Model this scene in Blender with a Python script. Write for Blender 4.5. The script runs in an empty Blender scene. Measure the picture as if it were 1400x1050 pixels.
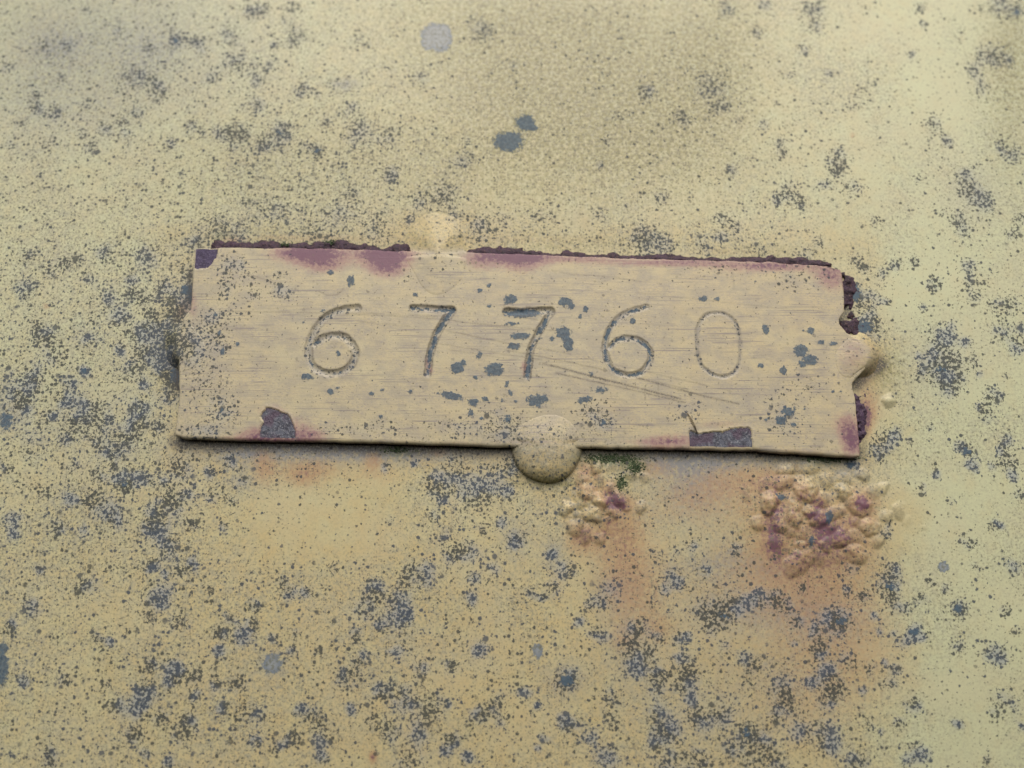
import bpy, math
import numpy as np
from math import radians, sin, cos

# ------------------------------------------------------------------ camera, sky, sun, exposure
sc = bpy.context.scene
TILT = radians(14.0)          # the photographer stands a little below the plate and looks slightly up
FPX = 1250.0                  # focal length in photo pixels (photo 1400 x 1050)
DIST = 164.0                  # millimetres from lens to wall
FWD = np.array([0.0, cos(TILT), sin(TILT)]); UP = np.array([0.0, -sin(TILT), cos(TILT)])
CAM = -DIST * FWD

cam_d = bpy.data.cameras.new('camera'); cam = bpy.data.objects.new('camera', cam_d)
sc.collection.objects.link(cam); sc.camera = cam
cam_d.sensor_width = 36.0; cam_d.lens = 36.0 * FPX / 1400.0
cam_d.clip_start = 0.005; cam_d.clip_end = 50.0
cam.location = CAM / 1000.0
cam.rotation_euler = (radians(90) + TILT, 0, 0)
cam_d.dof.use_dof = True; cam_d.dof.focus_distance = (DIST - 1.5) / 1000.0; cam_d.dof.aperture_fstop = 8.5

SUN_EL, SUN_AZ = radians(50), radians(4)      # azimuth measured from -Y (in front of the wall), + to the right
world = bpy.data.worlds.new('World'); sc.world = world; world.use_nodes = True
wn = world.node_tree; wn.nodes.clear()
sky = wn.nodes.new('ShaderNodeTexSky'); sky.sky_type = 'NISHITA'; sky.sun_disc = False
sky.sun_elevation = SUN_EL; sky.sun_rotation = radians(180) - SUN_AZ
sky.air_density = 1.0; sky.dust_density = 6.0; sky.ozone_density = 1.0
bg = wn.nodes.new('ShaderNodeBackground'); bg.inputs[1].default_value = 0.13
wo = wn.nodes.new('ShaderNodeOutputWorld')
wn.links.new(sky.outputs[0], bg.inputs[0]); wn.links.new(bg.outputs[0], wo.inputs[0])
sun_d = bpy.data.lights.new('sun', 'SUN'); sun_d.energy = 0.95; sun_d.angle = radians(45); sun_d.color = (1.0, 0.93, 0.84)
sun = bpy.data.objects.new('sun', sun_d); sc.collection.objects.link(sun)
from mathutils import Vector
sdir = Vector((sin(SUN_AZ) * cos(SUN_EL), -cos(SUN_AZ) * cos(SUN_EL), sin(SUN_EL)))
sun.rotation_euler = sdir.to_track_quat('Z', 'Y').to_euler()
vs = sc.view_settings
vs.view_transform = 'Standard'; vs.look = 'None'; vs.gamma = 1.0; vs.use_curve_mapping = False
vs.exposure = 0.08

WALL_R = 620.0                # the metal bulges: a drum of this radius (mm), axis level
rng = np.random.default_rng(11)

# ------------------------------------------------------------------ helpers
def at(px, py, h=0.0):
    """photo pixel -> point (mm) h mm in front of the gently bulging wall"""
    px = np.asarray(px, float); py = np.asarray(py, float)
    a = (px - 700.0) / FPX; b = -(py - 525.0) / FPX
    dx = a; dy = FWD[1] + b * UP[1]; dz = FWD[2] + b * UP[2]
    hh = h
    for _ in range(5):
        t = (-hh - CAM[1]) / dy
        z = CAM[2] + t * dz
        hh = h - z * z / (2 * WALL_R)
    return np.stack([CAM[0] + t * dx, CAM[1] + t * dy, z], -1)

_lat = [np.random.default_rng(100 + i).random((256, 256)) for i in range(12)]
def vnoise(x, y, wl, seed=0, octaves=2):
    """smooth value noise 0..1, wavelength wl (px)"""
    x = np.asarray(x, float); y = np.asarray(y, float)
    out = 0; amp = 1; tot = 0
    for o in range(octaves):
        L = _lat[(seed + o * 5) % 12]
        an = .55 + .9 * seed + 1.1 * o; ca, sa = cos(an), sin(an)
        u = (x * ca - y * sa) / wl * 2 + 37.3 * seed; v = (x * sa + y * ca) / wl * 2 + 11.7 * seed
        i = np.floor(u).astype(int); j = np.floor(v).astype(int); fu = u - i; fv = v - j
        fu = fu ** 3 * (fu * (fu * 6 - 15) + 10); fv = fv ** 3 * (fv * (fv * 6 - 15) + 10)
        a = L[i % 256, j % 256]; b = L[(i + 1) % 256, j % 256]; c = L[i % 256, (j + 1) % 256]; d = L[(i + 1) % 256, (j + 1) % 256]
        out = out + amp * ((a * (1 - fu) + b * fu) * (1 - fv) + (c * (1 - fu) + d * fu) * fv)
        tot += amp; amp *= .5; wl = wl / 2
    return out / tot

def sstep(a, b, x):
    t = np.clip((x - a) / (b - a), 0, 1); return t * t * (3 - 2 * t)

# wear maps, drawn in photo pixels over an area larger than the picture and sampled at every vertex
RX0, RY0, RST = -560, -460, 2.0
RW, RH = 1260, 1000
GX = RX0 + RST * np.arange(RW); GY = RY0 + RST * np.arange(RH)
MX, MY = np.meshgrid(GX, GY)

class Layer:
    def __init__(s):
        s.m = {k: np.zeros((RH, RW), np.float32) for k in ('mold', 'blot', 'warm', 'rust', 'algae', 'grey', 'olive', 'pepper', 'grime_shade', 'lichen', 'plate')}
    def win(s, x, y, r):
        x0 = max(0, int((x - r - RX0) / RST)); x1 = min(RW, int((x + r - RX0) / RST) + 2)
        y0 = max(0, int((y - r - RY0) / RST)); y1 = min(RH, int((y + r - RY0) / RST) + 2)
        return slice(y0, y1), slice(x0, x1)
    def gauss(s, k, x, y, rx, ry=None, v=1.0, rot=0.0):
        ry = ry or rx; w = s.win(x, y, 2.6 * max(rx, ry))
        dx = MX[w] - x; dy = MY[w] - y; c, n = cos(rot), sin(rot)
        u = (dx * c + dy * n) / rx; q = (-dx * n + dy * c) / ry
        s.m[k][w] += v * np.exp(-(u * u + q * q) * .9)
    def spot(s, k, x, y, rx, ry=None, v=1.0, rot=0.0):
        ry = ry or rx; w = s.win(x, y, 2.2 * max(rx, ry))
        dx = MX[w] - x; dy = MY[w] - y; c, n = cos(rot), sin(rot)
        u = (dx * c + dy * n) / rx; q = (-dx * n + dy * c) / ry
        s.m[k][w] = np.maximum(s.m[k][w], v * np.clip(1 - .5 * np.sqrt(u * u + q * q), 0, 1))
    def line(s, k, pts, hw, v=1.0):
        pts = np.array(pts, float)
        for (ax, ay), (bx, by) in zip(pts[:-1], pts[1:]):
            cx, cy = (ax + bx) / 2, (ay + by) / 2
            w = s.win(cx, cy, math.hypot(bx - ax, by - ay) / 2 + 4 * hw)
            dx, dy = bx - ax, by - ay; L2 = dx * dx + dy * dy + 1e-9
            t = np.clip(((MX[w] - ax) * dx + (MY[w] - ay) * dy) / L2, 0, 1)
            d = np.hypot(MX[w] - ax - t * dx, MY[w] - ay - t * dy)
            s.m[k][w] = np.maximum(s.m[k][w], v * np.clip(1.3 - d / hw * .65, 0, 1))
    def sample(s, k, px, py):
        u = np.clip((px - RX0) / RST, 0, RW - 1.001); v = np.clip((py - RY0) / RST, 0, RH - 1.001)
        i = u.astype(int); j = v.astype(int); fu = u - i; fv = v - j; M = s.m[k]
        return (M[j, i] * (1 - fu) + M[j, i + 1] * fu) * (1 - fv) + (M[j + 1, i] * (1 - fu) + M[j + 1, i + 1] * fu) * fv

# ------------------------------------------------------------------ node helpers
class NT:
    def __init__(s, mat):
        mat.use_nodes = True; s.t = mat.node_tree; s.t.nodes.clear()
    def n(s, typ, **kw):
        nd = s.t.nodes.new(typ)
        for k, v in kw.items(): setattr(nd, k, v)
        return nd
    def put(s, sock, v):
        if hasattr(v, 'is_output'): s.t.links.new(v, sock)
        elif v is not None: sock.default_value = v
    def math(s, op, a, b=None, c=None, clamp=False):
        nd = s.n('ShaderNodeMath', operation=op, use_clamp=clamp)
        s.put(nd.inputs[0], a)
        if b is not None: s.put(nd.inputs[1], b)
        if c is not None: s.put(nd.inputs[2], c)
        return nd.outputs[0]
    def ss(s, x, a, b, lo=0.0, hi=1.0):
        nd = s.n('ShaderNodeMapRange', interpolation_type='SMOOTHSTEP')
        s.put(nd.inputs[0], x); s.put(nd.inputs[1], a); s.put(nd.inputs[2], b); s.put(nd.inputs[3], lo); s.put(nd.inputs[4], hi)
        return nd.outputs[0]
    def noise(s, vec, scale, detail=2.0, rough=.5, dist=0.0):
        nd = s.n('ShaderNodeTexNoise', noise_dimensions='2D')
        s.put(nd.inputs['Vector'], vec); nd.inputs['Scale'].default_value = scale
        nd.inputs['Detail'].default_value = detail; nd.inputs['Roughness'].default_value = rough; nd.inputs['Distortion'].default_value = dist
        return nd.outputs[0]
    def warp(s, vec, scale, amp):
        nd = s.n('ShaderNodeTexNoise', noise_dimensions='2D'); s.put(nd.inputs['Vector'], vec)
        nd.inputs['Scale'].default_value = scale; nd.inputs['Detail'].default_value = 2.0
        a = s.n('ShaderNodeVectorMath', operation='SUBTRACT'); s.put(a.inputs[0], nd.outputs['Color']); a.inputs[1].default_value = (.5, .5, .5)
        b = s.n('ShaderNodeVectorMath', operation='MULTIPLY_ADD'); s.put(b.inputs[0], a.outputs[0]); b.inputs[1].default_value = (amp, amp, 0); s.put(b.inputs[2], vec)
        return b.outputs[0]
    def dots(s, vec, scale, presence, r0, r1, soft=.07):
        """scattered round-ish specks: one candidate per cell, kept with the given chance, each its own size"""
        v = s.n('ShaderNodeTexVoronoi', voronoi_dimensions='2D', feature='F1'); s.put(v.inputs['Vector'], vec); v.inputs['Scale'].default_value = scale
        sp = s.n('ShaderNodeSeparateXYZ'); s.put(sp.inputs[0], v.outputs['Color'])
        keep = s.ss(s.math('SUBTRACT', presence, sp.outputs[0]), -.04, .04)
        rad = s.math('ADD', r0, s.math('MULTIPLY', s.math('POWER', sp.outputs[1], 1.6), r1 - r0))
        return s.math('MULTIPLY', keep, s.ss(s.math('SUBTRACT', rad, v.outputs['Distance']), -soft, soft))
    def mapping(s, vec, loc=(0, 0, 0), rot=0.0, scale=(1, 1, 1)):
        nd = s.n('ShaderNodeMapping'); s.put(nd.inputs[0], vec)
        nd.inputs[1].default_value = loc; nd.inputs[2].default_value = (0, 0, rot); nd.inputs[3].default_value = scale
        return nd.outputs[0]
    def mix(s, f, a, b, mode='MIX'):
        nd = s.n('ShaderNodeMix', data_type='RGBA', blend_type=mode)
        s.put(nd.inputs[0], f)
        for k, v in ((6, a), (7, b)):
            if isinstance(v, tuple) and len(v) == 3: v = v + (1.0,)
            s.put(nd.inputs[k], v)
        return nd.outputs[2]
    def attr(s, name):
        return s.n('ShaderNodeAttribute', attribute_type='GEOMETRY', attribute_name=name)
    def sep(s, name):
        a = s.attr(name); sp = s.n('ShaderNodeSeparateXYZ'); s.t.links.new(a.outputs['Vector'], sp.inputs[0]); return sp.outputs
    def finish(s, col, rough, height, dist_mm, spec=.4, strength=1.0):
        p = s.n('ShaderNodeBsdfPrincipled'); o = s.n('ShaderNodeOutputMaterial')
        s.put(p.inputs['Base Color'], col); s.put(p.inputs['Roughness'], rough)
        s.put(p.inputs['Specular IOR Level'], spec)
        if height is not None:
            b = s.n('ShaderNodeBump'); b.inputs['Strength'].default_value = strength; b.inputs['Distance'].default_value = dist_mm / 1000.0
            s.put(b.inputs['Height'], height); s.t.links.new(b.outputs[0], p.inputs['Normal'])
        s.t.links.new(p.outputs[0], o.inputs[0])

def add(nt, *xs):
    r = xs[0]
    for x in xs[1:]: r = nt.math('ADD', r, x)
    return r

def paint_material(name):
    m = bpy.data.materials.new(name); t = NT(m)
    P = t.attr('rest').outputs['Vector']
    mold, blot, warm = t.sep('fa')[:3]
    rust, algae, grey = t.sep('fb')[:3]
    olive, pepper, grime_shade = t.sep('fc')[:3]
    plate, lichen = t.sep('fd')[:2]
    M = t.math
    n_big = t.noise(P, .09, 3); n_mid = t.noise(P, .32, 3); n_fine = t.noise(P, 5.0, 2)
    dot = t.noise(P, 1.75, 2.0, .5, .3)
    dot2 = t.noise(t.mapping(P, (31, 17, 0)), 3.1, 1.5, .5)
    edge = t.noise(t.mapping(P, (7, 3, 0)), 1.5, 4, .65)
    # paint
    w = M('ADD', warm, M('MULTIPLY', M('SUBTRACT', n_mid, .5), .7), clamp=True)
    pale = t.mix(plate, PALE, PLATE_PALE); tan = t.mix(plate, TAN, PLATE_TAN)
    col = t.mix(w, pale, tan)
    col = t.mix(M('MULTIPLY', t.ss(n_big, .35, .7), .22), col, (.56, .50, .33))
    col = t.mix(M('MULTIPLY', t.ss(n_fine, .35, .65), .14), col, (.40, .35, .22))
    mott = t.noise(t.mapping(P, (3, 5, 0)), 2.1, 4, .62)
    col = t.mix(M('MULTIPLY', M('MULTIPLY', t.ss(mott, .46, .66), pepper), .78, clamp=True), col, (.265, .268, .195))
    mott2 = t.noise(t.mapping(P, (11, 6, 0)), .75, 5, .7)
    col = t.mix(M('MULTIPLY', M('MULTIPLY', t.ss(mott2, .44, .64), pepper), .40, clamp=True), col, (.34, .345, .275))
    col = t.mix(M('MULTIPLY', olive, t.ss(t.noise(P, 1.3, 4, .65), .40, .62, .25, 1.0)), col, (.27, .26, .115))
    g = M('MULTIPLY', grey, t.ss(t.noise(t.mapping(P, (5, 9, 0)), 1.2, 4, .65), .3, .62, .3, 1.0), clamp=True)
    col = t.mix(M('MULTIPLY', g, .85), col, (.225, .25, .285))
    # brush marks, only where the plate was wiped
    Pr = t.mapping(P, rot=radians(1.6))
    st = t.noise(t.mapping(Pr, scale=(.10, 3.4, 1)), 1.0, 5, .68, .1)
    st2 = t.noise(t.mapping(P, rot=radians(12), scale=(.06, 3.2, 1)), 1.0, 3, .6)
    patch = M('MULTIPLY', t.ss(t.noise(t.mapping(P, (3, 1, 0), scale=(.6, 1.3, 1)), .20, 4, .6), .36, .62), plate)
    soft = t.noise(t.mapping(Pr, (9, 2, 0), scale=(.6, 1.0, 1)), .42, 5, .65)
    col = t.mix(M('MULTIPLY', M('MULTIPLY', t.ss(soft, .35, .7), plate), .55), col, (.33, .31, .265))
    col = t.mix(M('MULTIPLY', M('MULTIPLY', t.ss(st, .46, .74), patch), .24), col, (.31, .27, .235))
    sm2 = M('MULTIPLY', t.ss(st2, .54, .68), t.ss(t.noise(t.mapping(P, (13, 4, 0), scale=(.3, 1.2, 1)), .3, 3), .45, .6))
    col = t.mix(M('MULTIPLY', M('MULTIPLY', sm2, plate), .68), col, (.22, .205, .205))
    grain = t.noise(t.mapping(P, scale=(.7, 2.0, 1)), 2.4, 3, .6)
    col = t.mix(M('MULTIPLY', t.ss(grain, .48, .75), M('MULTIPLY', patch, .60)), col, (.29, .265, .28))
    streak_h = M('MULTIPLY', M('ADD', st, M('MULTIPLY', st2, .6)), plate)
    # rust bleeding through
    r = M('ADD', rust, M('MULTIPLY', M('SUBTRACT', edge, .5), M('MULTIPLY', rust, 1.5)), clamp=True)
    col = t.mix(t.ss(r, .10, .60, 0, .70), col, t.mix(plate, (.44, .275, .155), (.35, .195, .195)))
    col = t.mix(t.ss(r, .48, .95, 0, .88), col, (.155, .068, .12))
    # algae
    a = M('MULTIPLY', algae, t.ss(edge, .33, .55), clamp=True)
    col = t.mix(M('MULTIPLY', a, .9), col, (.075, .125, .045))
    # mould specks
    cl = M('MULTIPLY', M('SUBTRACT', t.noise(t.mapping(P, (2, 8, 0)), .40, 3, .6), .5), .42)
    dens = M('ADD', mold, M('MULTIPLY', cl, M('ADD', M('MULTIPLY', pepper, .7), M('MULTIPLY', mold, .6))), clamp=True)
    thr = M('SUBTRACT', .735, M('MULTIPLY', dens, .27))
    clot = t.ss(M('SUBTRACT', dot, thr), -.03, .04)
    Pw = t.warp(P, 1.6, .55)
    d3 = t.dots(Pw, .66, M('SUBTRACT', M('MULTIPLY', dens, .58), .06), .07, .36, .09)
    d2 = t.dots(t.warp(t.mapping(P, (7, 40, 0)), 2.5, .30), 1.4, M('ADD', M('MULTIPLY', dens, .85), M('MULTIPLY', pepper, .045)), .12, .50, .10)
    d1 = t.dots(t.warp(t.mapping(P, (19, 4, 0)), 4.0, .18), 2.5, M('ADD', M('MULTIPLY', dens, .65), M('MULTIPLY', pepper, .30)), .12, .46, .13)
    dol = t.dots(t.warp(t.mapping(P, (53, 23, 0)), 3.0, .30), 1.9, M('MULTIPLY', olive, .95), .12, .52, .12)
    dm = M('MAXIMUM', M('MAXIMUM', M('MULTIPLY', d3, .92), d2), clot)
    dm2 = M('MULTIPLY', d1, M('ADD', .45, M('MULTIPLY', dens, .5), clamp=True))
    hue = t.ss(t.noise(t.mapping(P, (21, 2, 0)), .22, 3), .4, .62)
    spz = t.n('ShaderNodeSeparateXYZ'); t.put(spz.inputs[0], P)
    hue = M('MULTIPLY', hue, t.ss(spz.outputs[1], -5, 35, 1.0, .45))
    mcol = t.mix(hue, (.036, .047, .048), (.036, .058, .092))
    halo = M('MULTIPLY', t.ss(dens, .15, .9), M('ADD', M('MULTIPLY', hue, .52), .10))
    col = t.mix(halo, col, (.30, .35, .395))
    col = t.mix(M('MULTIPLY', dol, .68), col, (.150, .148, .082))
    col = t.mix(dm2, col, (.125, .128, .098))
    col = t.mix(M('MULTIPLY', dm, .86), col, mcol)
    # larger solid blotches, ragged and half worn away
    b = t.ss(M('ADD', blot, M('MULTIPLY', M('SUBTRACT', edge, .5), .75)), .44, .58)
    bcol = t.mix(t.ss(dot, .4, .62), (.045, .085, .130), (.080, .135, .185))
    col = t.mix(M('MULTIPLY', b, t.ss(dot2, .2, .6, .97, .85)), col, bcol)
    lm = t.ss(M('ADD', lichen, M('MULTIPLY', M('SUBTRACT', edge, .5), .45)), .45, .53)
    lcol = t.mix(t.ss(lichen, .5, .72), (.15, .20, .26), (.27, .31, .335))
    lcol = t.mix(M('MULTIPLY', t.ss(dot, .48, .6), .75), lcol, (.15, .165, .13))
    col = t.mix(M('MULTIPLY', lm, .92), col, lcol)
    # grime in crevices and scratches, plus shade painted at the plate's lower edge
    gm = M('MULTIPLY', grime_shade, t.ss(dot2, .28, .55, .35, 1.0), clamp=True)
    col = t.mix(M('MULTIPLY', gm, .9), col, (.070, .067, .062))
    h = add(t, M('MULTIPLY', n_fine, .20), M('MULTIPLY', dm, .25), M('MULTIPLY', b, .55), M('MULTIPLY', n_mid, .5),
            M('MULTIPLY', mott, .40), M('MULTIPLY', streak_h, .30))
    rough = M('ADD', .42, M('MULTIPLY', M('MAXIMUM', dm, b), .25))
    t.finish(col, rough, h, .055, .42)
    return m

PALE, TAN, PLATE_PALE, PLATE_TAN = (.572, .608, .388), (.568, .470, .236), (.545, .512, .332), (.565, .478, .280)

def rust_material(name, dark, mid, light, spec=.35, tint=None):
    m = bpy.data.materials.new(name); t = NT(m)
    P = t.attr('rest').outputs['Vector']
    n1 = t.noise(P, .8, 4, .65); n2 = t.noise(t.mapping(P, (4, 9, 0)), 2.4, 4, .6)
    col = t.mix(t.ss(n1, .38, .62), dark, mid)
    col = t.mix(t.ss(n2, .5, .72, 0, .8), col, light)
    if tint: col = t.mix(t.ss(t.noise(t.mapping(P, (8, 3, 0)), .30, 3), .42, .6, 0, .75), col, tint)
    h = t.math('ADD', n2, t.math('MULTIPLY', t.noise(P, 5.0, 3), .5))
    t.finish(col, t.math('ADD', .35, t.math('MULTIPLY', n1, .5)), h, .14, spec)
    return m

M_WALL = M_PLATE = paint_material('weathered paint')
M_CRUST = rust_material('rust crust', (.026, .016, .026), (.062, .038, .062), (.13, .075, .075))
M_CRUST2 = rust_material('purple rust', (.045, .028, .048), (.085, .055, .10), (.15, .10, .13))
M_BARE = rust_material('bare slate metal', (.055, .060, .085), (.12, .135, .175), (.24, .26, .29), .45, (.095, .060, .095))
M_BARE2 = rust_material('bare purple metal', (.050, .038, .080), (.090, .075, .140), (.14, .12, .19))
M_MOSS = rust_material('moss', (.045, .075, .036), (.095, .135, .070), (.16, .19, .11), .2)
M_FLAKE = rust_material('flake paint', (.20, .17, .12), (.40, .34, .22), (.48, .42, .28))

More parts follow.
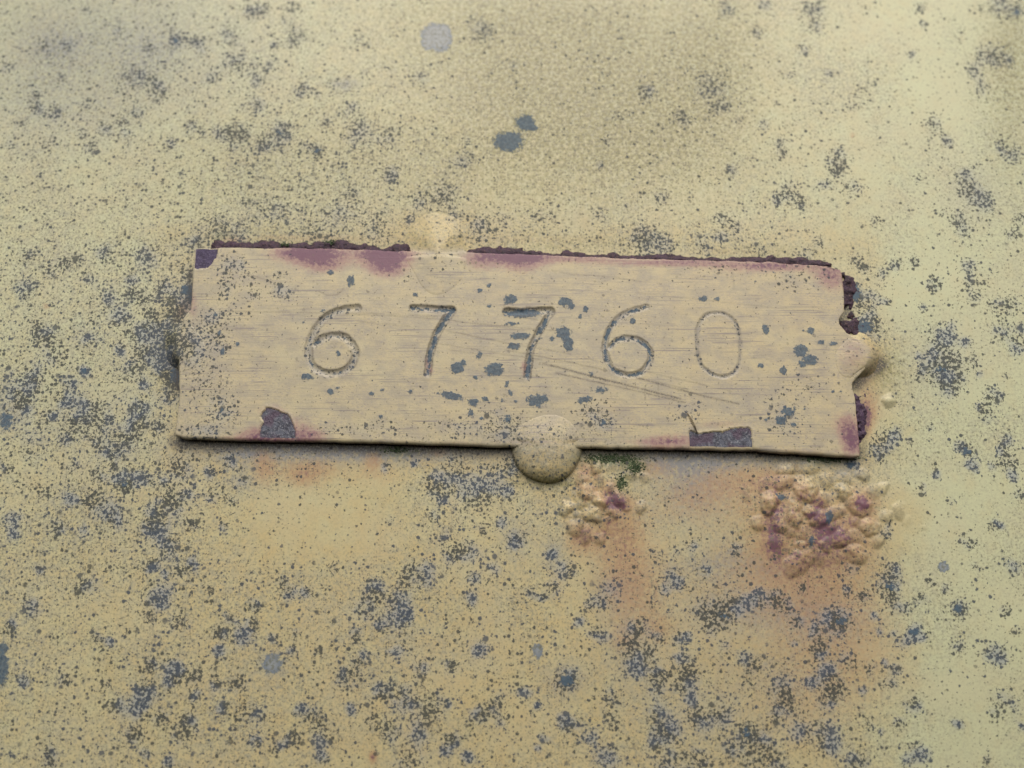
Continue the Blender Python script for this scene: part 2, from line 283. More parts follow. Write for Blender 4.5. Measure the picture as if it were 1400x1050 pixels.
# ------------------------------------------------------------------ wear map of the wall
W = Layer(); PL = Layer()
WALL_MOULD = [ # x, y, radius, strength
(65,65,14,.5),(92,62,12,.6),(118,13,7,.6),(162,43,8,.5),(205,65,10,.6),(240,55,8,.95),(270,58,9,.85),(278,72,6,.7),(170,102,16,.5),(195,105,16,.65),(218,122,12,.85),(215,138,6,.5),(47,130,8,.8),(50,148,10,.85),(75,155,12,.6),(10,92,10,.5),(145,177,9,.75),(168,166,6,.9),(170,185,10,.5),(115,183,8,.5),(232,198,8,.85),(262,171,8,.6),(276,180,6,.7),(60,195,20,.45),(15,200,12,.4),(125,200,10,.6),(30,168,10,.4),(85,107,6,.4),(130,150,25,.3),(185,155,18,.4),
(343,15,11,.85),(360,14,9,.75),(400,10,8,.7),(387,27,5,.6),(402,52,12,.9),(375,61,6,.9),(316,50,14,.65),(318,85,16,.65),(340,95,14,.5),(352,110,10,.75),(370,88,9,.65),(413,122,10,1.),(433,128,6,.9),(352,143,9,.9),(331,148,6,.6),(305,182,10,.9),(328,181,10,1.),(318,200,10,.5),(383,182,14,1.),(360,198,9,.9),(434,206,10,1.),(492,55,11,.5),(470,115,14,.4),(482,148,9,.6),(490,172,15,.6),(415,200,8,.4),(445,168,8,.5),(497,100,7,.4),(290,105,10,.5),
(660,41,18,.95),(575,105,12,.5),(495,190,18,.5),(530,185,14,.65),(700,90,14,.4),(637,192,6,.6),(635,220,14,.65),(535,238,10,1.),(575,277,18,.8),(607,268,14,1.),(620,300,12,.9),(655,313,15,1.),(745,295,14,.5),(884,126,12,1.),(847,160,10,.4),(830,193,8,.4),(932,162,10,.9),(820,225,6,.6),(905,270,12,.6),(820,295,10,.6),(882,320,14,.9),(910,335,13,1.),(880,335,15,1.),(480,265,12,.6),(500,300,25,.4),(690,300,15,.4),(560,300,8,.8),
(995,15,13,.8),(1046,8,9,.7),(1112,12,12,.95),(1115,36,9,.85),(1033,44,8,.85),(1098,67,8,.75),(975,118,22,1.),(985,148,10,.85),(1077,103,8,.4),(1062,141,5,.7),(1132,100,7,.75),(1165,142,14,.4),(1145,218,13,1.),(1145,232,10,.85),(1068,195,7,.8),(1070,210,8,.8),(1078,262,13,1.),(1062,272,10,.9),(1093,275,8,1.),(1127,253,11,.7),(1165,257,14,.8),(1000,232,10,.8),(985,300,10,.75),(985,325,9,.9),(1005,310,8,.9),(1195,302,7,.95),(1275,170,10,.85),(1295,193,7,.95),(1348,75,13,.9),(1370,82,12,1.),(1330,95,11,.9),(1340,120,12,.8),(1247,75,6,.8),(1258,10,8,.95),(1262,33,6,.6),(1365,8,18,1.),(1390,16,11,1.),(1320,240,12,.75),(1325,262,14,1.),(1345,275,15,1.),(1310,300,11,.9),(1318,315,12,.65),(1368,203,8,1.),(1385,212,10,.9),(1255,245,7,.6),(1290,290,8,.4),(1385,320,10,.8),(1395,300,7,.8),(1010,167,8,.5),(1045,170,10,.5),(1120,330,8,.5),
(40,350,12,.6),(70,370,10,.7),(91,362,8,.8),(107,355,8,.7),(145,345,12,.7),(200,352,16,.7),(35,395,14,.7),(150,410,22,.5),(148,408,5,.8),(180,382,8,.8),(182,400,8,.8),(195,410,7,.9),(222,397,9,.9),(238,410,10,1.),(256,396,9,1.),(262,408,9,.9),(258,375,7,.8),(205,430,7,1.),(165,435,12,.8),(190,455,15,1.),(210,452,13,1.),(240,440,16,1.1),(235,462,10,1.),(165,478,7,1.),(195,482,12,.8),(215,480,6,.7),(245,425,10,.8),(232,490,14,.8),(235,507,14,1.1),(244,520,10,1.3),(195,523,7,.9),(50,450,7,.8),(65,462,13,.8),(115,507,6,.9),(30,527,30,.6),(47,520,12,.7),(75,488,8,.6),(180,505,10,.5),(120,465,10,.5),(95,525,9,.5),(120,380,8,.5),
(30,545,14,.6),(30,555,8,.8),(90,548,12,.8),(70,568,9,.7),(120,555,9,.8),(130,573,20,.75),(105,578,12,.7),(150,573,5,.9),(187,555,8,.9),(195,562,8,.8),(185,580,12,.8),(232,543,9,.8),(218,585,9,.9),(172,602,16,.8),(153,617,9,1.),(90,600,8,.8),(130,600,10,.7),(100,638,6,.7),(155,635,6,.8),(135,650,12,.5),(170,655,14,1.),(172,665,8,1.1),(198,655,10,.8),(245,640,16,.9),(225,660,6,1.),(234,685,14,1.),(255,675,9,.7),(125,685,14,.8),(98,682,10,.7),(60,675,10,.5),(152,705,16,.9),(213,710,16,.9),(205,723,9,1.),(20,710,12,.6),(80,722,9,.8),(115,725,10,.5),(262,718,9,.8),(8,640,6,.6),(45,610,20,.35),
(1170,357,10,.85),(1183,368,8,.75),(1205,375,8,.75),(1225,362,10,.85),(1250,358,9,.9),(1280,388,10,.9),(1272,392,7,.6),(1324,362,9,.9),(1325,385,11,.8),(1333,405,9,.8),(1345,380,12,.4),(1212,413,6,.85),(1262,420,6,.75),(1190,410,14,1.),(1182,447,19,1.2),(1196,440,12,1.),(1160,403,13,1.4),(1380,420,14,.85),(1360,417,10,.6),(1282,458,14,.85),(1295,463,10,.9),(1300,445,9,.6),(1320,468,8,.9),(1285,485,16,1.1),(1285,503,18,1.1),(1305,490,10,.9),(1300,512,12,1.),(1332,493,8,.9),(1257,513,9,.8),(1370,455,16,.75),(1395,450,10,.8),(1390,475,12,.9),(1255,486,6,.5),(1340,512,7,.6),(1375,515,8,.5),
(1305,530,14,.95),(1290,523,9,.85),(1355,538,12,.85),(1365,545,7,.9),(1340,557,7,.8),(1350,570,12,.6),(1225,592,9,.9),(1200,605,14,.95),(1215,608,14,.9),(1245,602,6,.8),(1272,585,6,.8),(1203,626,6,1.),(1312,610,9,1.),(1325,617,10,1.1),(1325,635,6,1.1),(1335,640,7,.7),(1375,602,10,1.),(1370,615,8,.75),(1380,632,12,1.1),(1358,638,9,.75),(1385,652,8,1.),(1395,675,9,1.),(1280,648,7,.8),(1262,664,5,1.),(1260,674,6,1.1),(1165,635,8,.9),(1300,685,10,.4),
(1217,718,6,1.2),(1212,732,9,.8),(1358,717,8,.9),(1367,720,6,1.),(1325,740,12,.8),(1385,775,12,.8),(1333,775,8,.6),(1217,785,14,1.),(1224,775,6,1.2),(1217,802,12,1.1),(1220,822,10,1.),(1238,832,7,1.),(1180,815,10,1.),(1158,808,7,1.),(1150,850,20,1.1),(1140,845,14,.9),(1195,842,8,.7),(1250,864,10,1.2),(1262,873,6,1.1),(1310,830,9,1.2),(1315,835,10,.9),(1292,805,8,.7),(1270,795,7,.7),(1260,820,12,.5),(1203,863,6,.7),(1222,866,6,.7),(1235,882,12,.8),(1160,900,14,1.),(1122,890,9,1.),(1375,837,10,.95),(1388,862,6,.9),(1358,892,14,.95),(1370,900,9,.8),(1310,885,9,.8),(1210,905,6,.8),(1160,780,14,.6),
(990,840,20,1.),(960,835,12,.8),(975,848,14,1.),(1010,825,18,.8),(1035,817,10,.8),(1060,820,12,.9),(1097,805,7,1.),(1115,862,9,.8),(1120,886,10,1.),(1085,880,6,.6),(1030,905,20,.55),(1130,918,12,1.1),(1140,940,14,1.),(1135,955,12,.9),(1110,933,9,.7),(1190,915,9,.8),(1215,935,9,.85),(1225,915,8,.8),(1250,963,12,1.),(1180,945,7,.6),(1070,945,18,.8),(1075,960,10,.9),(985,980,14,.7),(953,980,12,.9),(945,955,8,.8),(1060,980,10,.7),(1023,1000,9,1.2),(1022,1010,8,1.),(1040,1010,14,.8),(1000,1025,12,.8),(955,1040,16,1.),(1095,1000,18,.7),(1130,1005,20,.9),(1135,1020,14,.7),(1172,1040,16,1.1),(1030,1040,20,.8),(1060,1040,14,.8),(1230,990,9,1.1),(1260,1030,12,1.1),(1240,1040,10,.7),(1205,1000,6,.5),(1190,990,8,.6),(1310,990,7,1.2),(1350,1040,8,.8),(1375,960,18,.65),(1398,995,6,.9),(1360,975,10,.65),(945,920,8,.8),(935,935,12,.9),
(895,755,8,.8),(947,745,10,.9),(925,752,8,.7),(1007,750,9,.7),(965,780,9,.6),(920,790,12,.6),(905,805,10,.6),(930,797,8,.7),(1075,828,8,.9),(1090,850,9,.7),(900,872,9,.85),(928,872,9,.75),(888,890,10,.95),(940,870,6,.6),(930,900,9,.8),(940,915,10,.9),(900,920,8,.8),(1020,900,14,.5),(992,882,8,.7),
(590,705,8,.6),(530,712,7,.7),(605,735,10,.5),(622,758,10,.95),(705,740,9,1.1),(755,757,8,1.1),(660,725,6,.8),(560,775,7,1.),(555,790,10,.85),(580,785,16,.85),(512,805,12,.85),(648,790,8,.8),(675,777,10,.5),(775,780,14,.9),(755,805,12,.8),(725,810,8,.7),(742,818,5,1.2),(645,820,8,.8),(500,830,18,.95),(545,830,18,1.05),(555,845,10,1.),(520,855,8,.85),(487,870,9,1.),(805,827,7,1.),(822,825,8,.9),(792,850,7,.8),(810,865,6,1.2),(835,805,16,.6),(825,870,10,.7),(870,860,14,.95),(865,880,12,.95),(872,910,14,1.1),(775,930,14,1.4),(655,890,8,1.),(618,910,8,1.),(575,915,12,.9),(540,890,12,.8),(475,925,14,1.),(525,945,12,1.),(495,900,12,.7),(555,960,20,.95),(590,970,16,.95),(480,970,7,1.),(505,985,6,.8),(530,1000,14,.8),(575,1000,14,.9),(612,962,5,1.),(617,1010,10,1.),(610,1025,8,1.),(560,1040,20,.85),(640,1035,8,1.),(660,975,12,1.15),(680,960,12,.7),(685,985,8,.7),(735,965,5,1.2),(715,945,10,.8),(770,985,9,.7),(780,990,14,.6),(835,955,14,.8),(838,985,10,1.),(735,1023,5,1.),(745,1010,8,.6),(810,1010,10,.6),(830,1035,14,.7),(900,935,14,.9),(900,980,14,.9),(915,1000,14,.95),(895,1015,12,.85),(915,1040,16,.95),
(18,730,9,.75),(55,780,7,.9),(45,830,12,.65),(15,855,7,.8),(230,745,12,.8),(205,775,10,.95),(225,785,5,.9),(245,780,7,.85),(262,770,8,.85),(288,808,6,1.),(115,800,12,.75),(215,815,16,.9),(220,822,9,1.1),(205,845,8,.7),(245,850,16,.75),(133,872,6,.9),(150,877,6,.9),(300,865,10,1.),(315,845,8,.9),(345,855,9,1.),(330,870,12,1.),(300,890,10,1.1),(400,890,6,1.1),(373,873,6,1.1),(405,865,6,1.),(435,890,6,1.),(418,810,8,1.),(348,828,9,.75),(395,810,9,.7),(388,796,7,.6),(455,775,9,1.),(208,910,9,1.2),(240,915,12,1.05),(235,930,10,1.05),(265,925,9,.85),(267,950,6,1.2),(295,935,9,.85),(325,935,12,1.1),(200,945,12,1.05),(190,965,13,1.05),(160,965,12,.8),(90,930,9,.85),(145,935,8,.6),(33,932,8,.9),(250,1000,16,1.),(258,985,10,.95),(220,982,9,1.),(185,1005,10,.75),(200,1030,7,.9),(230,1043,8,1.),(305,970,10,.85),(345,975,18,.6),(400,1010,9,1.2),(350,1015,8,1.),(380,1020,7,1.),(430,985,14,.95),(440,1010,12,.85),(440,1035,9,.95),(410,970,8,.7),(70,1030,8,.9),(70,1045,8,.9),
(315,630,9,.85),(287,645,7,.9),(290,678,10,.6),(315,685,7,.8),(330,660,9,.5),(305,720,8,.6),(527,640,7,.9),(566,635,5,.8),(590,655,10,.75),(605,660,12,.8),(590,670,8,.85),(620,640,20,.5),(640,660,25,.7),(670,665,22,.75),(650,680,20,.6),(605,683,8,.85),(695,673,8,.8),(685,715,9,.7),(700,640,14,.9),(640,755,14,.6),
(330,322,22,.55),(430,318,25,.5),(520,322,20,.5),(960,335,18,.6),(1040,345,22,.65),(1100,352,18,.7),(460,290,18,.45),(380,290,18,.4),(300,310,16,.5),(268,330,12,.7)]
for x, y, r, s in WALL_MOULD:
    s *= min(1.12, max(.50, 1.34 - .034 * r))
    W.gauss('mold', x, y, r * rng.uniform(.85, 1.3), r * rng.uniform(.75, 1.05), 1.05 * s, rng.uniform(0, 3))
for k in range(420):                        # beyond the picture's frame the same growth goes on
    x = rng.uniform(-540, 1940); y = rng.uniform(-440, 1500)
    if -15 < x < 1415 and -15 < y < 1065: continue
    W.gauss('mold', x, y, rng.uniform(6, 17), rng.uniform(6, 13), rng.uniform(.5, 1.05), rng.uniform(0, 3))
# general peppering: heavier on the left, at the top middle and the lower right; clean runs under the plate
base = .05 + .09 * sstep(700, 100, MX) + .06 * sstep(250, 330, MY) * sstep(1150, 900, MX)
base += .10 * np.exp(-((MX - 180) / 190) ** 2 - ((MY - 560) / 220) ** 2) + .15 * np.exp(-((MX - 420) / 160) ** 2 - ((MY - 240) / 100) ** 2)
base += .13 * np.exp(-((MX - 640) / 190) ** 2 - ((MY - 930) / 160) ** 2) + .17 * np.exp(-((MX - 1020) / 150) ** 2 - ((MY - 950) / 130) ** 2)
base += .12 * np.exp(-((MX - 650) / 70) ** 2 - ((MY - 690) / 80) ** 2)
base += .22 * (vnoise(MX, MY, 90, 3, 3) - .5)
W.m['mold'] = np.clip(1 - np.exp(-W.m['mold'] ** 1.2 * 1.5) + base, 0, 1.1).astype(np.float32)
clean = 1.0 * np.exp(-((MX - 440) / 105) ** 4 - ((MY - 715) / 62) ** 4)
for x, y, rx, ry in [(910,15,20,20),(665,262,15,26),(970,270,20,18),(790,300,22,20),(870,222,10,10),(1078,135,20,18),(668,20,14,12),(595,318,34,26),(890,745,60,14),(1030,880,60,14),(1190,890,60,10),(1235,700,24,70)]:
    clean = clean + .8 * np.exp(-((MX - x) / rx) ** 2 - ((MY - y) / ry) ** 2)
clean = np.clip(clean, 0, 1)
W.m['mold'] *= (1 - .8 * clean)
pep = .62 + 1.2 * (vnoise(MX, MY, 150, 5, 3) - .5) + .25 * sstep(760, 420, MX)
pep += .35 * np.exp(-((MX - 800) / 220) ** 2 - ((MY - 90) / 130) ** 2) - .25 * sstep(1150, 1300, MX)
W.m['pepper'] = (np.clip(pep, .05, 1.2) * (1 - .75 * clean)).astype(np.float32)
for a in [(815,690,60,55,.4),(1115,715,110,70,.4)]: W.gauss('pepper', *a)
# paint tone: pale and greenish above and at the right, warm tan below
NX = MX + 150 * (vnoise(MX, MY, 260, 9, 3) - .5)
warm = .18 + .62 * sstep(400, 820, MY + 140 * (vnoise(MX, MY, 240, 2, 3) - .5)) * sstep(1290, 1130, NX) * (.55 + .45 * sstep(-50, 420, MX))
warm += .28 * np.exp(-((MX - 720) / 300) ** 2 - ((MY - 230) / 150) ** 2) - .25 * sstep(1150, 1300, NX) - .22 * sstep(240, -20, MY) * sstep(560, 200, MX)
warm += .35 * np.exp(-(np.maximum(0, np.maximum(235 - MX, MX - 1180)) / 26) ** 2 - (np.maximum(0, np.maximum(325 - MY, MY - 630)) / 26) ** 2)
W.m['warm'] = np.clip(warm, 0, 1).astype(np.float32)
for a in [(760,60,210,110,.34),(880,190,160,100,.34),(640,240,170,80,.28),(420,200,140,70,.16),(700,120,120,80,.15),(1000,60,60,90,.2),(420,330,150,18,.35),(760,335,150,14,.3),(1050,348,90,14,.35),(800,60,130,90,.34),(960,90,70,120,.26),(860,190,110,60,.24),(700,190,110,70,.16),(1385,110,36,120,.42),(1375,70,30,60,.2),(620,20,110,60,.2),(150,90,110,60,.16),(330,240,160,80,.15),(60,40,80,50,.12),(760,660,42,12,.25),(1200,505,30,26,.75),(245,500,24,26,.5),(225,475,20,30,.3),(1075,715,60,50,.22),(1095,750,40,14,.3),(1160,620,60,10,.3)]:
    W.gauss('olive', *(a[:4] + (a[4] * 1.4,)))
for a in [(590,620,280,13,.5),(420,616,110,15,.8),(330,614,60,13,.3),(540,618,60,14,.4),(925,632,70,17,.9),(1020,630,90,14,.6),(950,662,46,26,.75),(960,775,60,26,.42),(1055,778,26,16,.75),(1005,765,36,24,.4),(840,810,34,34,.5),(865,890,40,60,.38),(995,835,60,28,.5),(1130,848,52,34,.5),(1080,830,50,25,.4),(372,910,20,20,.5),(705,738,20,24,.6),(755,755,15,20,.55),(10,570,20,18,.7),(470,115,20,8,.6),(90,60,170,120,.26),(60,150,110,60,.25),(240,60,120,90,.2),(120,45,110,50,.18),(75,60,40,24,.3),(205,70,36,26,.25),(775,930,26,22,.5),(330,652,24,24,.4),(945,700,60,40,.35),(1290,495,36,40,.35),(1330,265,30,30,.3),(1100,880,90,80,.18),(985,960,90,90,.22),(560,880,140,90,.1),(150,560,110,90,.12),(1160,640,20,16,.6),(790,300,24,16,.15)]:
    W.gauss('grey', *a)
for a in [(815,725,66,62,.15),(1115,740,110,75,.13),(1000,690,120,40,.15),(1080,790,120,60,.34),(1150,880,110,80,.32),(860,800,60,70,.30),(940,900,90,90,.13),(470,690,120,50,.12),(1100,980,120,80,.20),(620,720,80,60,.06)]: W.gauss('rust', *a)
for a in [(594,49,18,17),(602,54,16,17,1.,.6),(585,58,9,11),(606,42,10,9),(372,908,17,17,.8),(735,890,11,17,.72),(1290,775,9,9,.85)]:
    W.spot('lichen', *a)
for a in [(360,635,16,30,.45),(425,640,46,16,.4),(412,655,26,14,.28),(510,628,14,14,.42),(600,618,14,8,.4),(520,650,34,16,.2),
          (834,680,12,18,.62),(850,688,14,12,.5),(800,660,22,26,.3),(795,735,20,18,.45),(850,725,30,34,.26),(858,790,34,60,.16),(800,640,14,14,.35),(885,640,36,16,.35),(940,680,50,30,.25),
          (1000,655,46,22,.33),(1100,715,80,60,.24),(1055,725,12,26,.40),(1176,688,8,9,.75),(1176,690,22,20,.35),(1125,722,14,26,.40),(1060,660,34,20,.35),(1160,740,40,30,.2),(1060,748,8,14,.30),(1190,560,20,30,.36),(1184,572,9,22,.7),(1180,500,24,40,.25),(255,420,20,18,.25),(235,490,16,24,.35),
          (700,328,260,9,.22),(1000,345,130,8,.22),(400,325,120,8,.25),(318,332,14,8,.35),(63,419,6,5,.5),(510,1035,6,9,.8),(1165,185,4,4,.5),(900,860,20,20,.2),(850,875,16,20,.22)]:
    W.gauss('rust', *a)
for a in [(835,628,34,9,1.2),(868,640,13,11,.9),(850,662,9,13,.8),(545,616,24,8,.9),(1130,628,34,7,.9),(640,612,30,5,.5),(300,322,10,6,.4)]:
    W.gauss('algae', *a)
for a in [(3,887,9,9),(2,912,11,25),(695,194,21,14),(718,168,13,11),(726,175,9,5),(8,575,14,18,.75),(775,930,11,10,.9),(1132,708,7,10,.9),(1066,680,12,6,.85),(1052,683,6,9,.7),(1085,714,9,5,.7),(1108,740,6,12,.75),(1178,688,4,4,.8),(256,396,8,7,.95),(262,406,8,8,.8),(1165,400,13,13,.95),(1180,447,16,10,.85),(1165,447,12,9,.9),(240,515,8,11,.95),(1285,505,12,9,.62),(1322,617,9,6,.8),(1217,802,9,8,.72),(1150,850,15,9,.66),(1250,864,9,5,.85),(1310,832,8,7,.8),(240,55,4,6,.75),(115,507,6,5,.8),(990,842,14,9,.62),(1163,636,7,6,.75),(1020,1003,7,12,.7),(545,830,6,6,.55),(170,662,8,6,.7),(1390,18,9,6,.7),(383,182,9,9,.6),(434,206,8,5,.7)]:
    W.spot('blot', *a)
for x0, x1, yy in [(243,700,613),(800,1172,622)]:       # dirt under the lower edge, with the plate's shadow painted in
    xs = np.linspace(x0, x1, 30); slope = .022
    W.line('grime_shade', [(x, yy - 9 + (x - x0) * slope * .9 + 1.5 * sin(x * .09)) for x in xs], 8.5, .95)
W.line('grime_shade', [(262,372),(260,408),(246,428),(240,440)], 4, .8)
W.line('grime_shade', [(1157,392),(1159,425),(1152,438),(1166,452)], 4, .8)
W.line('grime_shade', [(1205,498),(1190,508),(1172,527)], 6, .9)
W.line('grime_shade', [(1174,548),(1182,590),(1180,615)], 4, .5)
W.line('grime_shade', [(250,502),(244,520),(247,530)], 6, .9)

# ------------------------------------------------------------------ wear map of the plate
PL.m['plate'][:] = 1
PL.m['warm'][:] = np.clip(.45 + .25 * sstep(700, 1150, MX) + .3 * (vnoise(MX, MY, 200, 7) - .5), 0, 1)
PL.m['pepper'][:] = .06 + .4 * sstep(345, 255, MX) + .35 * sstep(560, 600, MY) * sstep(560, 640, MX) * sstep(900, 840, MX) + .12 * sstep(545, 590, MY)
for a in [(312,362,12,14,.8),(330,362,6,10,.9),(310,395,12,14,.8),(345,403,10,8,.9),(385,398,16,12,.8),(378,375,6,5,.9),(293,440,18,16,.8),(300,470,14,14,.7),(305,560,20,18,.85),(275,588,24,9,.75),(280,520,24,30,.5),(262,468,20,24,.7),(250,470,16,24,.5),(320,430,20,10,.4),(345,380,16,10,.4),
          (825,575,15,17,.95),(800,560,16,14,.6),(694,590,20,14,.8),(735,590,30,12,.6),(640,585,40,10,.5),(680,565,30,10,.4),(1074,575,20,18,.6),(1060,545,20,10,.3),(940,560,20,14,.4),(520,585,60,8,.35),(460,590,40,6,.3),(985,365,40,10,.3),(1090,380,40,14,.3),(1100,530,30,20,.2),(1165,480,20,14,.3),(590,345,20,14,.35),(615,362,12,6,.6),(560,380,30,8,.2)]:
    PL.gauss('mold', *a)
PL.m['mold'] = (np.clip(1 - np.exp(-PL.m['mold'] * 1.1), 0, 1)).astype(np.float32)
for a in [(452,372,8,5,.75),(480,384,6,9,.9),(568,403,5,4,.8),(656,397,5,4,.75),(668,390,6,4,.75),(698,409,9,7),(669,418,4,4,.75),(772,412,9,6),(781,418,5,7,.85),(801,423,5,5,.85),(793,433,4,4,.8),(865,439,4,6,.95),(961,408,7,5,.85),(981,408,6,4,.75),
          (770,455,11,9),(777,470,7,10),(754,463,6,4,.8),(738,463,4,3,.7),(712,459,13,5),(702,473,9,5),(700,442,16,4,.72),(714,428,26,6),(625,503,9,8),(633,496,6,6,.8),(676,505,13,9),(655,486,6,9,.66),(650,516,5,4,.75),(692,526,5,8,.7),(697,537,5,5,.8),(617,541,17,6,.95,.15),(648,550,9,6,.9),(663,545,7,5,.8),(687,547,6,4,.75),(705,549,4,3,.7),(644,565,6,8,.75),(658,572,5,4,.7),(694,573,8,8,.75),(733,548,15,10,.85),(742,545,10,8,.8),(750,570,8,3,.7),(800,546,14,6,.8,-.3),(820,533,15,6,.72),(826,577,11,10,.6),(808,510,8,8,.62),(840,542,10,4,.6),(463,484,4,7,.75),(420,515,9,5,.9),(452,535,5,6,.85),(462,530,6,3,.7,-.4),(508,538,5,4,.8),(523,533,4,3,.75),(561,536,6,4,.75),(521,570,6,5,.75),(441,425,5,4,.7),(414,440,6,5,.66),(295,430,6,5,.7),(300,455,4,4,.8),(325,470,4,4,.8),(305,480,5,8,.75),(305,562,6,5,.7),
          (1047,450,5,8,.95),(1109,452,7,5,.9),(1098,452,4,2,.7),(1122,468,8,5,.75),(1140,470,9,5,.75),(1095,480,10,9,1.),(1108,492,10,7,1.),(1097,497,7,5,.9),(1071,506,6,7,.85),(1040,500,5,4,.85),(1078,563,14,9,.8),(1068,575,9,9,.8),(1085,580,8,6,.7),(1048,573,5,5,.65),(1100,560,6,4,.62),(1140,535,5,4,.7),(1150,536,4,4,.7),(1058,372,4,6,.6),(1032,384,4,5,.6),(1180,478,4,5,.7),(985,585,4,4,.5),(705,500,5,3,.6)]:
    PL.spot('blot', *a)
for a in [(425,345,44,13,.75),(445,362,26,12,.55),(420,352,44,16,.35),(525,346,36,15,.8),(530,366,24,14,.62),(528,358,36,18,.3),(690,348,44,10,.65),(712,360,34,14,.6),(655,362,20,10,.4),(760,352,40,8,.3),(840,358,60,8,.3),(960,360,90,7,.35),(1060,366,80,8,.4),(1136,375,24,14,.6),(1140,392,20,14,.3),(1000,380,50,10,.12),
          (372,562,22,10,.4),(405,585,26,16,.45),(350,590,20,10,.45),(380,597,60,8,.5),(430,595,16,10,.3),(985,580,50,7,.3),(925,602,44,10,.5),(900,606,30,8,.3),(1160,583,16,18,.55),(1166,605,14,16,.85),(1150,580,24,20,.2),(1165,470,26,20,.22),(1170,495,24,20,.22),(1150,510,20,30,.1),(285,352,22,22,.2),(265,420,10,20,.3),(262,400,6,30,.2),(330,600,60,4,.3),(720,604,200,3,.25),(1080,617,90,4,.3),(590,345,20,8,.1),(588,505,5,8,.5),(584,495,4,10,.4),(717,502,5,12,.6)]:
    PL.gauss('rust', *(a[:4] + (a[4] * .95,)))
for a in [(415,345,40,6,.35),(525,349,34,7,.35),(660,351,30,7,.35),(718,354,26,6,.35),(800,353,40,5,.35),(930,358,60,5,.35),(1060,363,50,5,.4)]: PL.gauss('rust', *a)
for a in [(640,360,12,6,.5),(1170,520,14,10,.4),(255,410,8,14,.3),(745,600,60,14,.3),(1190,500,14,12,.4)]:
    PL.gauss('olive', *a)
for a in [(690,455,120,60,.22),(800,530,90,24,.2),(655,345,30,6,.6),(710,347,30,5,.7),(450,346,40,5,.55),(525,349,18,5,.7),(880,430,70,40,.14),(1000,545,60,20,.3),(400,470,80,60,.1),(870,480,16,16,.3),(1110,395,40,12,.1)]:
    PL.gauss('grey', *a)
SCR = [([(300,425),(470,429),(598,436),(640,441),(760,452)],1.3,.45),([(470,427),(598,433)],1.2,.4),([(490,440),(560,446)],1.5,.3),([(640,441),(720,452)],1.6,.35),([(600,470),(740,492)],1.3,.35),([(612,478),(705,492)],1.2,.3),([(742,497),(820,517),(930,545)],2.0,1.0),([(870,516),(960,541),(1010,552)],1.8,.85),([(760,510),(860,532),(935,550)],1.6,.7),([(690,478),(800,500),(940,532)],1.5,.5),([(610,452),(700,470),(780,484)],1.4,.45),([(700,430),(735,437)],1.2,.35),([(882,528),(882,545)],1.4,.55),([(900,524),(900,534)],1.2,.4),([(330,372),(360,381)],1.2,.4),([(435,398),(448,404),(462,402),(470,393)],1.2,.45),([(345,378),(370,384)],1.4,.4),([(755,370),(785,375),(830,378),(880,385),(890,380)],1.6,.32),([(1000,362),(1004,395)],2.0,.22),([(870,400),(1100,425)],1.3,.2),([(260,385),(330,392)],1.2,.15),([(640,505),(720,520)],1.2,.3),([(870,505),(1000,535)],1.3,.35),([(800,490),(870,505)],1.3,.3)]
SCR.append(([(938,564),(946,576),(953,592)], 1.6, .9))
PL.spot('grime_shade', 948, 590, 4, 5, .9)

# ------------------------------------------------------------------ the plate's outline
def interp(pts):
    p = np.array(pts, float); return lambda q: np.interp(q, p[:, 0], p[:, 1])
top_y = interp([(260,341),(298,340),(440,341),(560,345),(640,346.5),(740,350),(872,355),(960,357),(1058,360),(1131,365),(1150,370)])
bot_y = interp([(240,592),(252,595),(328,598),(400,598.5),(478,600),(560,602.5),(698,607),(796,608),(944,610),(1037,612),(1112,617),(1160,621),(1176,622)])
left_x = interp([(340,268),(368,266),(410,264),(424,262),(436,252),(446,251),(460,248),(480,247),(495,247),(507,247),(518,247),(530,247),(536,248),(560,245),(592,242),(600,242)])
right_x = interp([(362,1146),(376,1149),(400,1152),(426,1152),(436,1145),(444,1146),(456,1156),(466,1172),(476,1184),(490,1189),(502,1182),(513,1172),(522,1164),(528,1163),(544,1167),(583,1171),(612,1173),(622,1173)])

H0, HB = 1.62, .68           # front and back of the plate, mm off the wall
NS, NTT = 860, 236
s = np.linspace(0, 1, NS); t = np.linspace(0, 1, NTT)
S, T = np.meshgrid(s, t)
TL, TR, BL, BR = (268, 341), (1146, 368), (242, 593), (1173, 621)
xt = TL[0] + (TR[0] - TL[0]) * s; xb = BL[0] + (BR[0] - BL[0]) * s
yl = TL[1] + (BL[1] - TL[1]) * t; yr = TR[1] + (BR[1] - TR[1]) * t
def round_corner(y, q, n=7): return y
Ttop = np.stack([xt, top_y(xt) + .9 * (vnoise(xt, xt * 0, 26, 1, 3) - .5) * 3], -1)
Tbot = np.stack([xb, bot_y(xb) + .8 * (vnoise(xb, xb * 0, 34, 2, 3) - .5) * 3], -1)
Tlef = np.stack([left_x(yl) + 1.5 * (vnoise(yl, yl * 0, 20, 3, 3) - .5), yl], -1)
Trig = np.stack([right_x(yr) + 1.5 * (vnoise(yr, yr * 0, 20, 4, 3) - .5), yr], -1)
c00, c10, c01, c11 = Ttop[0].copy(), Ttop[-1].copy(), Tbot[0].copy(), Tbot[-1].copy()
Tlef[0], Tlef[-1], Trig[0], Trig[-1] = c00, c01, c10, c11
